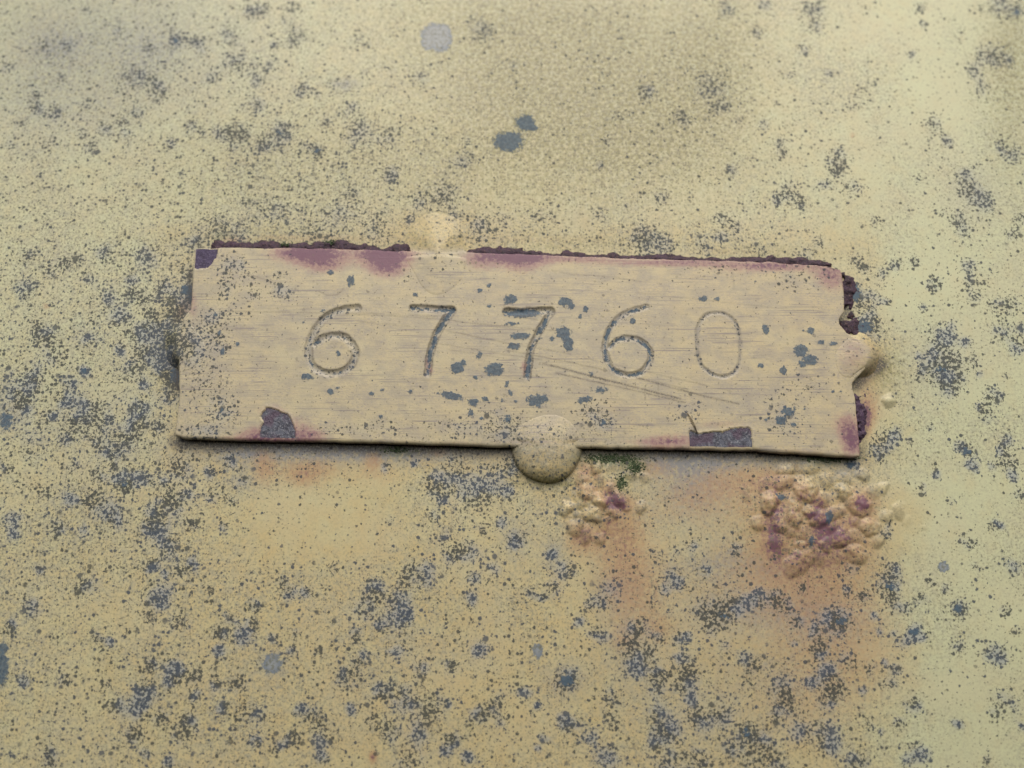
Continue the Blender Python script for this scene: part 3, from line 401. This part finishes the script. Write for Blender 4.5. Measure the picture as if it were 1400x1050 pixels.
# side notches fade quickly inwards so that the face's grid stays regular
def wl(u, w): return np.clip(1 - u / w, 0, 1) ** 2
Lc = c00 + (c01 - c00) * t[:, None]; Rc = c10 + (c11 - c10) * t[:, None]
PXY = Ttop[None] * (1 - T[..., None]) + Tbot[None] * T[..., None]
dl = (Tlef - Lc)[:, None, :] * wl(S, .07)[..., None]; dr = (Trig - Rc)[:, None, :] * wl(1 - S, .07)[..., None]
PXY = PXY + dl + dr
PX, PY = PXY[..., 0], PXY[..., 1]

def catmull(pts, n=14, closed=False):
    p = np.array(pts, float)
    p = np.vstack([p[-1:], p, p[:2]]) if closed else np.vstack([2 * p[0] - p[1], p, 2 * p[-1] - p[-2]])
    out = []
    for i in range(1, len(p) - 2):
        for u in np.linspace(0, 1, n, endpoint=False):
            a, b, c, d = p[i - 1], p[i], p[i + 1], p[i + 2]
            out.append(.5 * (2 * b + (c - a) * u + (2 * a - 5 * b + 4 * c - d) * u * u + (3 * b - a - 3 * c + d) * u ** 3))
    out.append(p[-2]); return np.array(out)

def dist_to(pts, px, py):
    best = np.full(px.shape, 1e9)
    for (ax, ay), (bx, by) in zip(pts[:-1], pts[1:]):
        dx, dy = bx - ax, by - ay; L2 = dx * dx + dy * dy + 1e-9
        tt = np.clip(((px - ax) * dx + (py - ay) * dy) / L2, 0, 1)
        best = np.minimum(best, np.hypot(px - ax - tt * dx, py - ay - tt * dy))
    return best

DIGITS = [  # strokes (photo pixels), half width px, depth mm, grime, blue fill, label
 ([catmull([(489,421),(470,423),(450,431),(436,444),(427,460),(422,476),(424,493),(433,505),(449,511),(466,509),(480,499),(486,484),(482,471),(470,461),(457,459),(443,462),(430,471)])], 5.8, .28, .46, .30, 'stamped digit 6 at the left end of the number, groove speckled with dirt'),
 ([catmull([(564,421),(590,422.5),(618,424)]), catmull([(618,424),(608,439),(598,455),(591,473),(587,491),(584.5,511)])], 5.6, .40, .60, .54, 'stamped digit 7 with a dark clean-cut stem, second in the number'),
 ([catmull([(692,426),(720,426),(753,424)]), catmull([(754,425),(743,443),(733,461),(726,478),(723,496),(721,515)])], 5.4, .36, .62, .44, 'stamped digit 7 crossed by blue blotches, middle of the number'),
 ([catmull([(884,420),(856,428),(838,443),(829,462),(828,485),(838,505),(860,513),(880,506),(889.5,487),(883,472),(867,463),(847,464),(833,475)])], 4.6, .20, .40, .48, 'stamped digit 6 filled with even blue grey dirt, fourth in the number'),
 ([catmull([(954,450),(953,470),(955,490),(962,503),(975,512),(990,515),(1003,510),(1010,498),(1012,478),(1010,455),(1003,438),(990,429),(975,428),(962,434)], closed=True)], 3.0, .11, .32, .10, 'stamped digit 0, faint and shallow, last in the number'),
]
def wear(layer, px, py):
    return {k: layer.sample(k, px, py).astype(np.float64) for k in layer.m}

fp = wear(PL, PX.ravel(), PY.ravel()); fp = {k: v.reshape(PX.shape) for k, v in fp.items()}
for pts, hw, v in SCR:
    pts = catmull(pts, 8); x0, y0 = pts.min(0) - 8; x1, y1 = pts.max(0) + 8
    w = (PX > x0) & (PX < x1) & (PY > y0) & (PY < y1)
    d = dist_to(pts, PX[w], PY[w] + 1.2 * (vnoise(PX[w], PY[w], 40, 3, 2) - .5))
    fp['grime_shade'][w] = np.maximum(fp['grime_shade'][w], v * np.exp(-(d / (.75 * hw)) ** 2) * (.4 + .9 * vnoise(PX[w], PY[w], 24, 6, 2)))
DH = .16 * (vnoise(PX, PY, 320, 1, 2) - .5) + .05 * (vnoise(PX, PY, 60, 2, 2) - .5)
plate_lab = np.zeros(PX.shape, int)
for i, (strokes, hw, dep, gr, bl, lab) in enumerate(DIGITS):
    pts = np.vstack(strokes); x0, y0 = pts.min(0) - 16; x1, y1 = pts.max(0) + 16
    w = (PX > x0) & (PX < x1) & (PY > y0) & (PY < y1)
    px, py = PX[w], PY[w]
    d = np.full(px.shape, 1e9)
    for st in strokes: d = np.minimum(d, dist_to(st, px, py))
    d = d + 2.6 * (vnoise(px, py, 16, 5 + i, 3) - .5)
    q = d / hw
    wear_d = .55 + .9 * vnoise(px, py, 44, i + 2, 2)
    if i == 0: wear_d *= 1 - .45 * np.exp(-((px - 430) / 10) ** 2 - ((py - 497) / 14) ** 2)
    if i == 3: wear_d *= .55 + .45 * sstep(420, 440, py)
    groove = np.clip(1 - q * q, 0, 1) ** 1.25
    DH[w] += -dep * wear_d * groove + .03 * dep * np.exp(-((q - 1.35) / .3) ** 2)
    rim = np.exp(-((q - .88) / .22) ** 2)
    if i == 4: rim = np.exp(-(q / .8) ** 2)
    upper = 1.0
    fp['grime_shade'][w] = np.maximum(fp['grime_shade'][w], gr * rim * (.5 + .9 * vnoise(px, py, 9, 3, 2)))
    fp['blot'][w] = np.maximum(fp['blot'][w], np.clip(1.15 - q * .75, 0, 1) * (bl + .5 * (vnoise(px, py, 26, 8, 2) - .35)))
    fp['mold'][w] = np.maximum(fp['mold'][w], .42 * np.clip(1.25 - q, 0, 1))
    fp['grey'][w] = np.maximum(fp['grey'][w], .5 * np.clip(1.5 - q, 0, 1))
    fp['blot'][w] *= np.where((q > 1.5) | (fp['blot'][w] < .99), 1, 1)
    lab_w = plate_lab[w]; lab_w[q < 1.05] = i + 1; plate_lab[w] = lab_w

def in_poly(poly, px, py):
    poly = np.array(poly, float); inside = np.zeros(px.shape, bool); j = len(poly) - 1
    for i in range(len(poly)):
        xi, yi = poly[i]; xj, yj = poly[j]
        c = ((yi > py) != (yj > py)) & (px < (xj - xi) * (py - yi) / (yj - yi + 1e-12) + xi)
        inside ^= c; j = i
    return inside
BARE = [
 ([(364,556),(374,558),(386,564),(395,567),(400,578),(404,588),(405,610),(354,610),(355,590),(359,577),(356,569)], 'slate grey rust scab where paint fell off, lower left of the plate', M_BARE),
 ([(943,588),(954,592.5),(973,590),(988,590),(1001,585.5),(1024,584),(1028,589),(1029,625),(942,625)], 'bare metal strip with a crisp curled paint edge, lower right of the plate', M_BARE),
 ([(262,330),(298.5,330),(298,346),(295,353),(289,362),(280,368),(260,368)], 'bare purple metal on the plate corner, upper left', M_BARE2),
]
jx = PX + 2.2 * (vnoise(PX, PY, 11, 6, 2) - .5); jy = PY + 2.2 * (vnoise(PX, PY, 11, 9, 2) - .5)
for i, (poly, lab, m) in enumerate(BARE):
    ins = in_poly(poly, jx, jy)
    d = dist_to(np.array(poly + poly[:1], float), PX, PY)
    lip = .05
    DH = np.where(ins, DH - .13 + (.16 * (vnoise(PX, PY, 12, 4, 3) - .5)), DH + lip * np.exp(-(d / 3.0) ** 2))
    plate_lab[ins] = 10 + i

# flatten face noise, keep the border level
POS = at(PX, PY, H0)
POS[..., 1] -= DH

def rest_of(P): return np.stack([P[:, 0], P[:, 2], 0 * P[:, 0]], -1)

def mesh_object(name, V, F, mat, parent=None, normals=None, attrs=None, rest=None, origin=(0, 0, 0)):
    """V in mm, one mesh object in metres"""
    me = bpy.data.meshes.new(name)
    V = np.asarray(V, float); F = np.asarray(F)
    org = np.array(origin, float)
    co = ((V - org) / 1000.0).astype(np.float32)
    me.vertices.add(len(co)); me.vertices.foreach_set('co', co.ravel())
    k = F.shape[1]
    me.loops.add(F.size); me.loops.foreach_set('vertex_index', F.ravel().astype(np.int32))
    me.polygons.add(len(F)); me.polygons.foreach_set('loop_start', (np.arange(len(F)) * k).astype(np.int32))
    me.polygons.foreach_set('use_smooth', np.ones(len(F), bool))
    me.update(calc_edges=True)
    r = rest if rest is not None else rest_of(V)
    a = me.attributes.new('rest', 'FLOAT_VECTOR', 'POINT'); a.data.foreach_set('vector', r.astype(np.float32).ravel())
    if attrs is not None:
        for nm, keys in (('fa', ('mold', 'blot', 'warm')), ('fb', ('rust', 'algae', 'grey')), ('fc', ('olive', 'pepper', 'grime_shade')), ('fd', ('plate', 'lichen', 'warm'))):
            a = me.attributes.new(nm, 'FLOAT_VECTOR', 'POINT')
            a.data.foreach_set('vector', np.stack([attrs[q] for q in keys], -1).astype(np.float32).ravel())
    if normals is not None: me.normals_split_custom_set_from_vertices(normals.tolist())
    me.materials.append(mat)
    o = bpy.data.objects.new(name, me); sc.collection.objects.link(o)
    if parent is not None: o.parent = parent
    else: o.location = org / 1000.0
    return o

def vert_normals(V, F):
    a = V[F[:, 2]] - V[F[:, 0]]; b = V[F[:, 3]] - V[F[:, 1]]
    n = np.cross(a, b); N = np.zeros_like(V)
    for j in range(4):
        for c in range(3): N[:, c] += np.bincount(F[:, j], n[:, c], len(V))
    return N / (np.linalg.norm(N, axis=1, keepdims=True) + 1e-12)

def pick(V, F, N, att, mask, **kw):
    """the faces of MASK as a mesh of their own, with the whole surface's normals"""
    f = F[mask]; u, inv = np.unique(f, return_inverse=True)
    return dict(V=V[u], F=inv.reshape(f.shape), normals=N[u], attrs={k: v[u] for k, v in att.items()} if att else None, rest=rest_of(V)[u], **kw)

def grid_faces(nr, nc):
    i = np.arange(nr * nc).reshape(nr, nc)
    return np.stack([i[:-1, :-1], i[1:, :-1], i[1:, 1:], i[:-1, 1:]], -1).reshape(-1, 4)

# ------------------------------------------------------------------ the plate
plate = bpy.data.objects.new('number_plate', None); sc.collection.objects.link(plate)
plate.empty_display_size = .02
plate['label'] = 'painted rectangular metal number plate stamped 67760, riveted to the mouldy cream wall'
plate['category'] = 'number plate'
PORG = np.zeros(3)

Vp = POS.reshape(-1, 3); Fp = grid_faces(NTT, NS)
idx = np.arange(NTT * NS).reshape(NTT, NS)
loop = np.concatenate([idx[0, :-1], idx[:-1, -1], idx[-1, :0:-1], idx[:0:-1, 0]])
LP = Vp[loop]; BUL = LP[:, 2] ** 2 / (2 * WALL_R)
tan_ = np.roll(LP, -3, 0) - np.roll(LP, 3, 0); tan_[:, 1] = 0
nrm = np.stack([tan_[:, 2] * -1, 0 * tan_[:, 0], tan_[:, 0]], -1); nrm /= np.linalg.norm(nrm, axis=1, keepdims=True) + 1e-9
cen = LP.mean(0)
if ((LP - cen) * nrm).sum() < 0: nrm = -nrm
side = np.concatenate([np.zeros(NS - 1), np.ones(NTT - 1), np.full(NS - 1, 2), np.full(NTT - 1, 3)])
rad = np.select([side == 0, side == 2], [.20, .65], .32)
k = np.ones(21) / 21; rad = np.convolve(np.concatenate([rad[-10:], rad, rad[:10]]), k, 'valid')
rings = [LP]; fr = np.array([LP[:, 1]])
for a in (18, 36, 54, 72, 90):
    p = LP + nrm * (rad * sin(radians(a)))[:, None]; p[:, 1] += rad * (1 - cos(radians(a))); rings.append(p)
p = rings[-1].copy(); p[:, 1] = (p[:, 1] + -HB + BUL) / 2; p += nrm * (.10 * (vnoise(LP[:, 0] * 8, LP[:, 2] * 8, 12, 3, 2) - .5))[:, None]; rings.append(p)
p = rings[5].copy(); p[:, 1] = -HB + BUL; rings.append(p)
p = rings[-1] - nrm * 1.6; p[:, 1] = -HB + BUL + .03; rings.append(p)
VV = [Vp]; off = len(Vp); ringidx = [loop]
for p in rings[1:]:
    VV.append(p); ringidx.append(off + np.arange(len(loop))); off += len(loop)
Fr = []
for a, b in zip(ringidx[:-1], ringidx[1:]):
    Fr.append(np.stack([a, np.roll(a, -1), np.roll(b, -1), b], -1))
Fr = np.vstack(Fr)
Vall = np.vstack(VV); 
att = {k2: np.concatenate([v.ravel()] + [v.ravel()[loop]] * (len(rings) - 1)) for k2, v in fp.items()}
nl = len(loop)
for j in range(1, len(rings)):           # edge sides rust and gather dirt; lower edge and underside painted darker as shade
    a0 = NTT * NS + (j - 1) * nl; sl = slice(a0, a0 + nl)
    if 3 <= j < 5: att['grime_shade'][sl] = np.maximum(att['grime_shade'][sl], np.where(side == 2, .3 * (j - 2), 0))
    if j >= 5: att['rust'][sl] = np.maximum(att['rust'][sl], .9 * (.6 + .6 * vnoise(LP[:, 0] * 8, LP[:, 2] * 8, 40, 6, 2))); att['grime_shade'][sl] = np.where(side == 2, 1.0, .6)
# orientation: faces must look towards the viewer (-Y)
def fix(V, F):
    a = V[F[0, 2]] - V[F[0, 0]]; b = V[F[0, 3]] - V[F[0, 1]]
    return F if np.cross(a, b)[1] < 0 else F[:, ::-1]
Fp = fix(Vall, Fp)
q = Fr[nl // 20]; aa = Vall[q[2]] - Vall[q[0]]; bb = Vall[q[3]] - Vall[q[1]]
if np.dot(np.cross(aa, bb), nrm[nl // 20] + np.array([0, -1.0, 0])) < 0: Fr = Fr[:, ::-1]
Nall = vert_normals(Vall, np.vstack([Fp, Fr]))
flab = plate_lab.ravel()[Fp]
flab = np.where((flab == flab[:, :1]).all(1), flab[:, 0], 0)
# keep lone slivers with the plate body
mask_body = np.concatenate([flab == 0, np.ones(len(Fr), bool)])
Fall = np.vstack([Fp, Fr])
o = mesh_object('plate_body', mat=M_PLATE, parent=plate, **pick(Vall, Fall, Nall, att, mask_body))
for i, d in enumerate(DIGITS):
    mk = np.concatenate([flab == i + 1, np.zeros(len(Fr), bool)])
    o = mesh_object('stamped_digit', mat=M_PLATE, parent=plate, **pick(Vall, Fall, Nall, att, mk)); o['label'] = d[5]
for i, b in enumerate(BARE):
    mk = np.concatenate([flab == 10 + i, np.zeros(len(Fr), bool)])
    o = mesh_object('bare_patch', mat=b[2], parent=plate, **pick(Vall, Fall, Nall, att, mk)); o['label'] = b[1]

# rivets, painted over: each rolls from the plate's face down to the wall
def plate_sd(px, py):     # + inside the outline, px
    return np.minimum(np.minimum(py - top_y(px), bot_y(px) - py), np.minimum(px - left_x(py), right_x(py) - px))

def rivet(cx, cy, rx, ry, dome, reach, label, mix_wall, seed, fade=.45, round_under=False):
    nr, na = 48, 110
    rho = np.linspace(0, 1.15, nr)[:, None]; th = np.linspace(0, 2 * math.pi, na, endpoint=False)[None]
    wob = 1 + .05 * np.sin(2 * th + seed) + .05 * np.sin(3 * th + 2 * seed) + .03 * np.sin(5 * th + seed)
    if round_under: wob = 1 + .35 * (wob - 1)
    px = cx + rx * rho * np.cos(th) * wob; py = cy + ry * rho * np.sin(th) * wob
    sd = plate_sd(px, py)
    on = sstep(-3, 6, sd)                                   # 1 on the plate's face, 0 over the wall
    lvl = H0 * np.sqrt(np.clip(1 - np.clip(-sd / reach, 0, 1) ** 2, 0, 1))
    lvl = lvl * (on + (1 - on) * np.minimum(1, sstep(1.06, fade, rho)))
    cap = np.cos(np.clip(rho, 0, 1) * math.pi / 2) ** 1.35
    sI = np.clip((px - 268) / 880 * (NS - 1), 0, NS - 1).astype(int); xl = 268 + (242 - 268) * (py - 341) / 252; xr = 1146 + 27 * (py - 368) / 253
    tI = np.clip((py - top_y(px)) / (bot_y(px) - top_y(px)) * (NTT - 1), 0, NTT - 1).astype(int)
    sI = np.clip((px - xl) / (xr - xl) * (NS - 1), 0, NS - 1).astype(int)
    h = lvl + DH[tI, sI] * on + dome * cap + .03
    if round_under:                                          # the lower half is one rounded knob down to the wall
        k1 = sstep(-26, 16, sd); knob = (H0 + dome) * np.clip(1 - rho ** 2, 0, 1) ** .45
        h = h * k1 + (1 - k1) * knob
        h = np.maximum(h, knob - .25 * sstep(0, 30, sd))
    h = h + (.16 * (vnoise(px, py, 30, seed, 3) - .5) + .07 * (vnoise(px, py, 9, seed, 2) - .5)) * (1 - on * sstep(.3, .9, rho)) * (1 - .6 * on)
    h = h - .30 * sstep(.93, 1.15, rho) - .5 * sstep(1.0, 1.15, rho) * (1 - on)
    h[0] = h[0].mean()
    V = at(px, py, h).reshape(-1, 3)
    fw = wear(W, px.ravel(), py.ravel()); fl = wear(PL, px.ravel(), py.ravel())
    b = np.clip(sstep(2, -14, sd) + mix_wall * (1 - rho), 0, 1).ravel()
    a = {k2: fw[k2] * b + fl[k2] * (1 - b) for k2 in fw}
    a['blot'] *= .6; a['grime_shade'] *= .5; a['mold'] *= 1.2 if seed == 7 else .4
    i = np.arange(nr * na).reshape(nr, na)
    F = np.stack([i[:-1], i[1:], np.roll(i[1:], -1, 1), np.roll(i[:-1], -1, 1)], -1).reshape(-1, 4)
    aa = V[F[na * 4, 2]] - V[F[na * 4, 0]]; bb = V[F[na * 4, 3]] - V[F[na * 4, 1]]
    if np.cross(aa, bb)[1] > 0: F = F[:, ::-1]
    o = mesh_object('rivet', V, F, M_WALL, plate, attrs=a); o['label'] = label
    return o
for a in [(703,625,8,30,.4),(725,652,24,8,.45),(770,656,26,7,.45),(792,622,6,24,.4),(748,660,40,6,.5)]: W.gauss('olive', *a)
for a in [(735,640,34,20,.1),(712,615,12,20,.3)]: W.gauss('mold', *a)
W.gauss('warm', 748, 640, 50, 40, .35); W.gauss('warm', 598, 322, 60, 30, .5); W.gauss('pepper', 598, 322, 50, 26, .45)
for a in [(748,630,60,45,.5)]: W.gauss('pepper', *a)
for a in [(745,600,40,30,.25)]: PL.gauss('pepper', *a)
PL.gauss('warm', 748, 600, 46, 34, .4)
for a in [(715,612,14,18,.6),(765,590,20,10,.35),(785,605,10,20,.4)]: PL.gauss('mold', *a)
W.gauss('warm', 598, 325, 60, 30, .45)
rivet(748, 613, 48, 48, .72, 60, 'domed rivet bulging over the lower edge of the plate', .0, 2, .30, True)
rivet(598, 343, 46, 56, .26, 120, 'low cream paint lump over the upper edge of the plate', .15, 5, -.1)
for a in [(1188,492,24,26,.20)]: W.gauss('rust', *a)
W.gauss('warm', 1188, 490, 26, 30, .8); W.gauss('grime_shade', 1203, 500, 8, 14, .5)
for a in [(246,470,22,30,.8),(232,500,16,16,.8)]: W.gauss('mold', *a)
W.gauss('olive', 244, 475, 22, 40, .7); W.gauss('grime_shade', 240, 500, 14, 30, .4); W.gauss('rust', 258, 425, 18, 22, .3)
rivet(1172, 488, 30, 31, .26, 30, 'pinkish rivet lump at the right end of the plate', .0, 3)
rivet(252, 474, 26, 34, .05, 36, 'mould covered rivet lump at the left end of the plate', .3, 7)

# rust crusts round the plate's rim, lumpy scabs with ragged outlines
def crust(x0, x1, y0, y1, shape, hfun, label, mat=M_CRUST, step=1.15):
    xs = np.arange(x0, x1, step); ys = np.arange(y0, y1, step); px, py = np.meshgrid(xs, ys)
    f = shape(px, py) + 7.0 * (vnoise(px, py, 18, 7, 3) - .5)
    h = hfun(px, py) * sstep(-1.5, 4, f) + .55 * (vnoise(px, py, 13, 2, 3) - .5) * sstep(0, 3, f) - .12
    V = at(px, py, h).reshape(-1, 3); F = grid_faces(*px.shape)
    keep = (f.ravel()[F] > -1.5).all(1); F = F[keep]
    u, inv = np.unique(F, return_inverse=True); V = V[u]; F = fix(V, inv.reshape(F.shape))
    o = mesh_object('rust_crust', V, F, mat, plate); o['label'] = label
def strip(xa, xb, up, dn):
    def f(px, py):
        u = np.minimum(px - xa, xb - px) * .5
        e = top_y(px); wv = up * (.05 + 1.75 * vnoise(px, px * 0, 90, 4, 4))
        return np.minimum(u, np.minimum(py - (e - wv), e + dn - py))
    return f
crust(284, 564, 318, 352, strip(292, 560, 9, 4), lambda px, py: 1.15 + 0 * px, 'dark purple brown rust crust along the left part of the upper edge')
crust(630, 1145, 325, 380, strip(635, 1136, 8.5, 4), lambda px, py: 1.1 + 0 * px, 'dark rust crust along the right part of the upper edge')
ell = lambda cx, cy, rx, ry, k: (lambda px, py: k * (1 - np.hypot((px - cx) / rx, (py - cy) / ry)))
def scab(cx, cy, rx, ry, k, amp, wl):
    return lambda px, py: k * (1 - np.hypot((px - cx) / rx, (py - cy) / ry)) + amp * (vnoise(px, py, wl, 3, 3) - .5)
crust(1140, 1200, 372, 430, scab(1157, 397, 17, 22, 10, 16, 16), lambda px, py: .75 * sstep(1185, 1150, px), 'black rust scab beside the upper right corner')
crust(1146, 1212, 425, 474, scab(1166, 446, 24, 15, 10, 18, 14), lambda px, py: .45 * sstep(1195, 1150, px), 'dark scab in the notch at the right end')
crust(1160, 1200, 536, 606, scab(1175, 568, 12, 28, 9, 10, 16), lambda px, py: 1.1 * sstep(1192, 1168, px), 'purple rust scab beside the lower right corner', M_CRUST2)

# a sliver of paint curling off beside the bare strip
n = 10; u = np.linspace(0, 1, n); cx = 939.5 + 13 * u + 1.5 * u * u; cy = 565 + 28 * u; wd = 2.6 * np.sin(np.pi * np.clip(u * .9 + .08, 0, 1))
V = np.vstack([at(cx - wd * .5, cy + wd * .3, H0 - .06), at(cx + wd, cy - wd * .4, H0 + .14 + .38 * u)])
i = np.arange(n - 1); F = np.stack([i, i + 1, i + 1 + n, i + n], -1)
Vb = V + np.array([0, .06, 0]); Fb = F[:, ::-1] + 2 * n
o = mesh_object('paint_flake', np.vstack([V, Vb]), np.vstack([F, Fb]), M_FLAKE, plate); o['label'] = 'thin sliver of paint curling up beside the bare strip'

# ------------------------------------------------------------------ the wall with its rust blisters
BL1 = [(801,674,11,.8),(821,655,9,.5),(817,639,10,.55),(796,655,9,.5),(862,649,9,.55),(821,687,12,.75),(849,684,13,.8),(836,670,9,.4),(775,696,10,.5),(793,691,8,.35),(810,704,13,.6),(786,722,11,.4),(819,738,9,.6),(800,733,10,.4),(877,695,8,.45),(835,640,9,.4),(880,655,8,.3),(836,700,9,.5),(778,707,8,.3),(790,706,7,.3)]
BL2 = [(1076,641,12,.55),(1105,639,14,.7),(1072,659,12,.5),(1100,670,17,.7),(1086,692,14,.65),(1051,687,14,.65),(1130,657,10,.5),(1123,684,12,.6),(1155,673,13,.55),(1173,690,18,.75),(1193,672,10,.4),(1207,668,9,.4),(1141,702,12,.55),(1120,712,13,.55),(1085,708,12,.55),(1101,735,12,.65),(1066,716,13,.5),(1146,736,12,.6),(1166,736,12,.55),(1187,721,14,.55),(1170,757,14,.45),(1150,761,10,.4),(1096,746,9,.5),(1092,768,19,.4),(1061,741,10,.4),(1212,706,9,.4),(1227,700,10,.4),(1020,676,9,.4),(1035,715,10,.35),(1128,745,10,.4),(1155,655,9,.4),(1180,650,9,.35),(1080,727,8,.4),(1140,722,9,.45),(1200,740,10,.35),(1045,663,10,.3),(1172,712,9,.45),(1105,700,10,.5),(1238,712,7,.3),(1120,765,10,.35)]
BL3 = [(1216,547,9,.6),(1262,722,6,.25),(1231,690,6,.2)]
BLIST = [(*b, 'pink' if 0 else '') for b in BL1 + BL2 + BL3]

def axis(a, b, fine):
    mid = np.arange(a, b + .1, fine); out = []; st = fine; x = 0
    while x < 1250: st = min(st * 1.12, 40); x += st; out.append(x)
    out = np.array(out); return np.concatenate([(a - out)[::-1], mid, b + out])
xs1 = axis(-6, 1406, 2.4); ys1 = axis(-6, 1056, 2.4)
def refine(v, a, b, st):
    return np.unique(np.concatenate([v[(v < a) | (v > b)], np.arange(a, b, st)]))
xs1 = refine(xs1, 765, 900, 1.3); xs1 = refine(xs1, 1010, 1250, 1.3); ys1 = refine(ys1, 535, 560, 1.3); ys1 = refine(ys1, 622, 785, 1.3)
gx, gy = np.meshgrid(xs1, ys1)
Hw = .5 * (vnoise(gx, gy, 700, 3, 2) - .5) + .10 * (vnoise(gx, gy, 130, 6, 2) - .5)
Hw += .45 * np.exp(-((gx - 820) / 48) ** 2 - ((gy - 690) / 45) ** 2) + .5 * np.exp(-((gx - 1115) / 85) ** 2 - ((gy - 710) / 60) ** 2)
bh = np.zeros_like(Hw); bl = np.full(Hw.shape, -1)
wx = gx + 7 * (vnoise(gx, gy, 26, 4, 2) - .5); wy = gy + 7 * (vnoise(gx, gy, 26, 8, 2) - .5)
for i, (x, y, r, k2, _) in enumerate(BLIST):
    w = (np.abs(gx - x) < 2 * r) & (np.abs(gy - y) < 2 * r)
    ax = 1 + .22 * sin(i * 2.3); rot = i * 1.7
    dx, dy = wx[w] - x, wy[w] - y
    uu = (dx * cos(rot) + dy * sin(rot)) / (r * ax); vv = (-dx * sin(rot) + dy * cos(rot)) / (r / ax)
    q = uu * uu + vv * vv
    q = q + .45 * (vnoise(gx[w], gy[w], 13, 2 + i % 7, 3) - .5)
    h = k2 * r / 7.6 * (.46 + .20 * sin(i * 4.1)) * np.clip(1 - q * .72, 0, 1) ** 1.15
    cur = bh[w]; L = bl[w]; better = h > cur
    L[better & (h > .10)] = i; bl[w] = L; bh[w] = np.maximum(cur, h)
lump = np.exp(-((gx - 1115) / 75) ** 2 - ((gy - 705) / 55) ** 2) + np.exp(-((gx - 815) / 40) ** 2 - ((gy - 690) / 42) ** 2)
Hw += bh + np.clip(lump, 0, 1) * (.40 * (vnoise(gx, gy, 30, 9, 2) - .5) + .06 * (vnoise(gx, gy, 7, 4, 2) - .5))
Vw = at(gx, gy, 0).reshape(-1, 3); Vw[:, 1] -= Hw.ravel()
# hollow behind the plate stays behind the plate
ins = (gx > 275) & (gx < 1140) & (gy > 375) & (gy < 590)
wb = Vw[:, 2] ** 2 / (2 * WALL_R); Vw[ins.ravel(), 1] = np.maximum(Vw[:, 1], wb)[ins.ravel()]
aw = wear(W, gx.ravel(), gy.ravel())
# crevices between blisters hold dirt, blister skins are cleaner
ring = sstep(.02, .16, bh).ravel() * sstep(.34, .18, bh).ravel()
aw['grime_shade'] = np.clip(aw['grime_shade'] + .60 * ring * (vnoise(gx, gy, 24, 5, 2).ravel()), 0, 1)
aw['warm'] = np.clip(aw['warm'] + .6 * np.clip(lump, 0, 1).ravel(), 0, 1)
aw['olive'] = np.clip(aw['olive'] + 1.1 * (np.clip(lump, 0, 1) * np.clip(vnoise(gx, gy, 34, 10, 3) - .45, 0, 1)).ravel(), 0, 1)
aw['rust'] = np.clip(aw['rust'] + 1.5 * (np.clip(lump, 0, 1) * np.clip(vnoise(gx, gy, 34, 7, 3) - .52, 0, 1)).ravel(), 0, 1)
aw['mold'] *= 1 - .25 * sstep(.15, .5, bh).ravel()
aw['blot'] *= 1 - .7 * sstep(.25, .6, bh).ravel() * (gy.ravel() > 640)
Fw = fix(Vw, grid_faces(*gx.shape))
Nw = vert_normals(Vw, Fw)
fl = bl.ravel()[Fw]; fl = np.where((fl == fl[:, :1]).all(1), fl[:, 0], -1)
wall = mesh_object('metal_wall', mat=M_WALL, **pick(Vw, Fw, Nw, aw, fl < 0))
wall['kind'] = 'structure'; wall['label'] = 'cream painted metal wall speckled with blue grey mould behind the plate'
for i, b in enumerate(BLIST):
    if (fl == i).sum() < 12: continue
    mesh_object('rust_blister', mat=M_WALL, parent=wall, **pick(Vw, Fw, Nw, aw, fl == i))

# ------------------------------------------------------------------ moss tucked under and along the plate
import bmesh
bm = bmesh.new(); bmesh.ops.create_icosphere(bm, subdivisions=1, radius=1.0)
iv = np.array([v.co[:] for v in bm.verts]); ifc = np.array([[v.index for v in f.verts] for f in bm.faces]); bm.free()
Vm, Fm, offm = [], [], 0
for x, y, sx, sy, cnt in [(834,626,32,5,190),(868,639,11,7,80),(849,660,6,9,60),(544,614,18,4,60),(1132,627,28,4,110),(389,334,8,2.5,26),(452,331,8,2.5,26),(985,618,30,2,20),(640,612,30,1.5,20)]:
    for _ in range(int(cnt * 2.6)):
        px = x + rng.normal() * sx * .6; py = y + rng.normal() * sy * .6; r = rng.uniform(.06, .15)
        if plate_sd(px, py) > -2: 
            continue
        j = int(np.argmin(abs(ys1 - py))); i2 = int(np.argmin(abs(xs1 - px)))
        hb = Hw[j, i2] + .25 * r + (1.2 if y < 340 else 0)
        c = at(px, py, hb)
        v = iv * r * rng.uniform(.7, 1.3, 3) * (1 + .25 * rng.normal(size=(len(iv), 1))) + c
        Vm.append(v); Fm.append(ifc + offm); offm += len(iv)
moss = mesh_object('moss', np.vstack(Vm), np.vstack(Fm), M_MOSS)
moss['kind'] = 'stuff'; moss['label'] = 'dark green moss growing under the lower edge of the number plate'
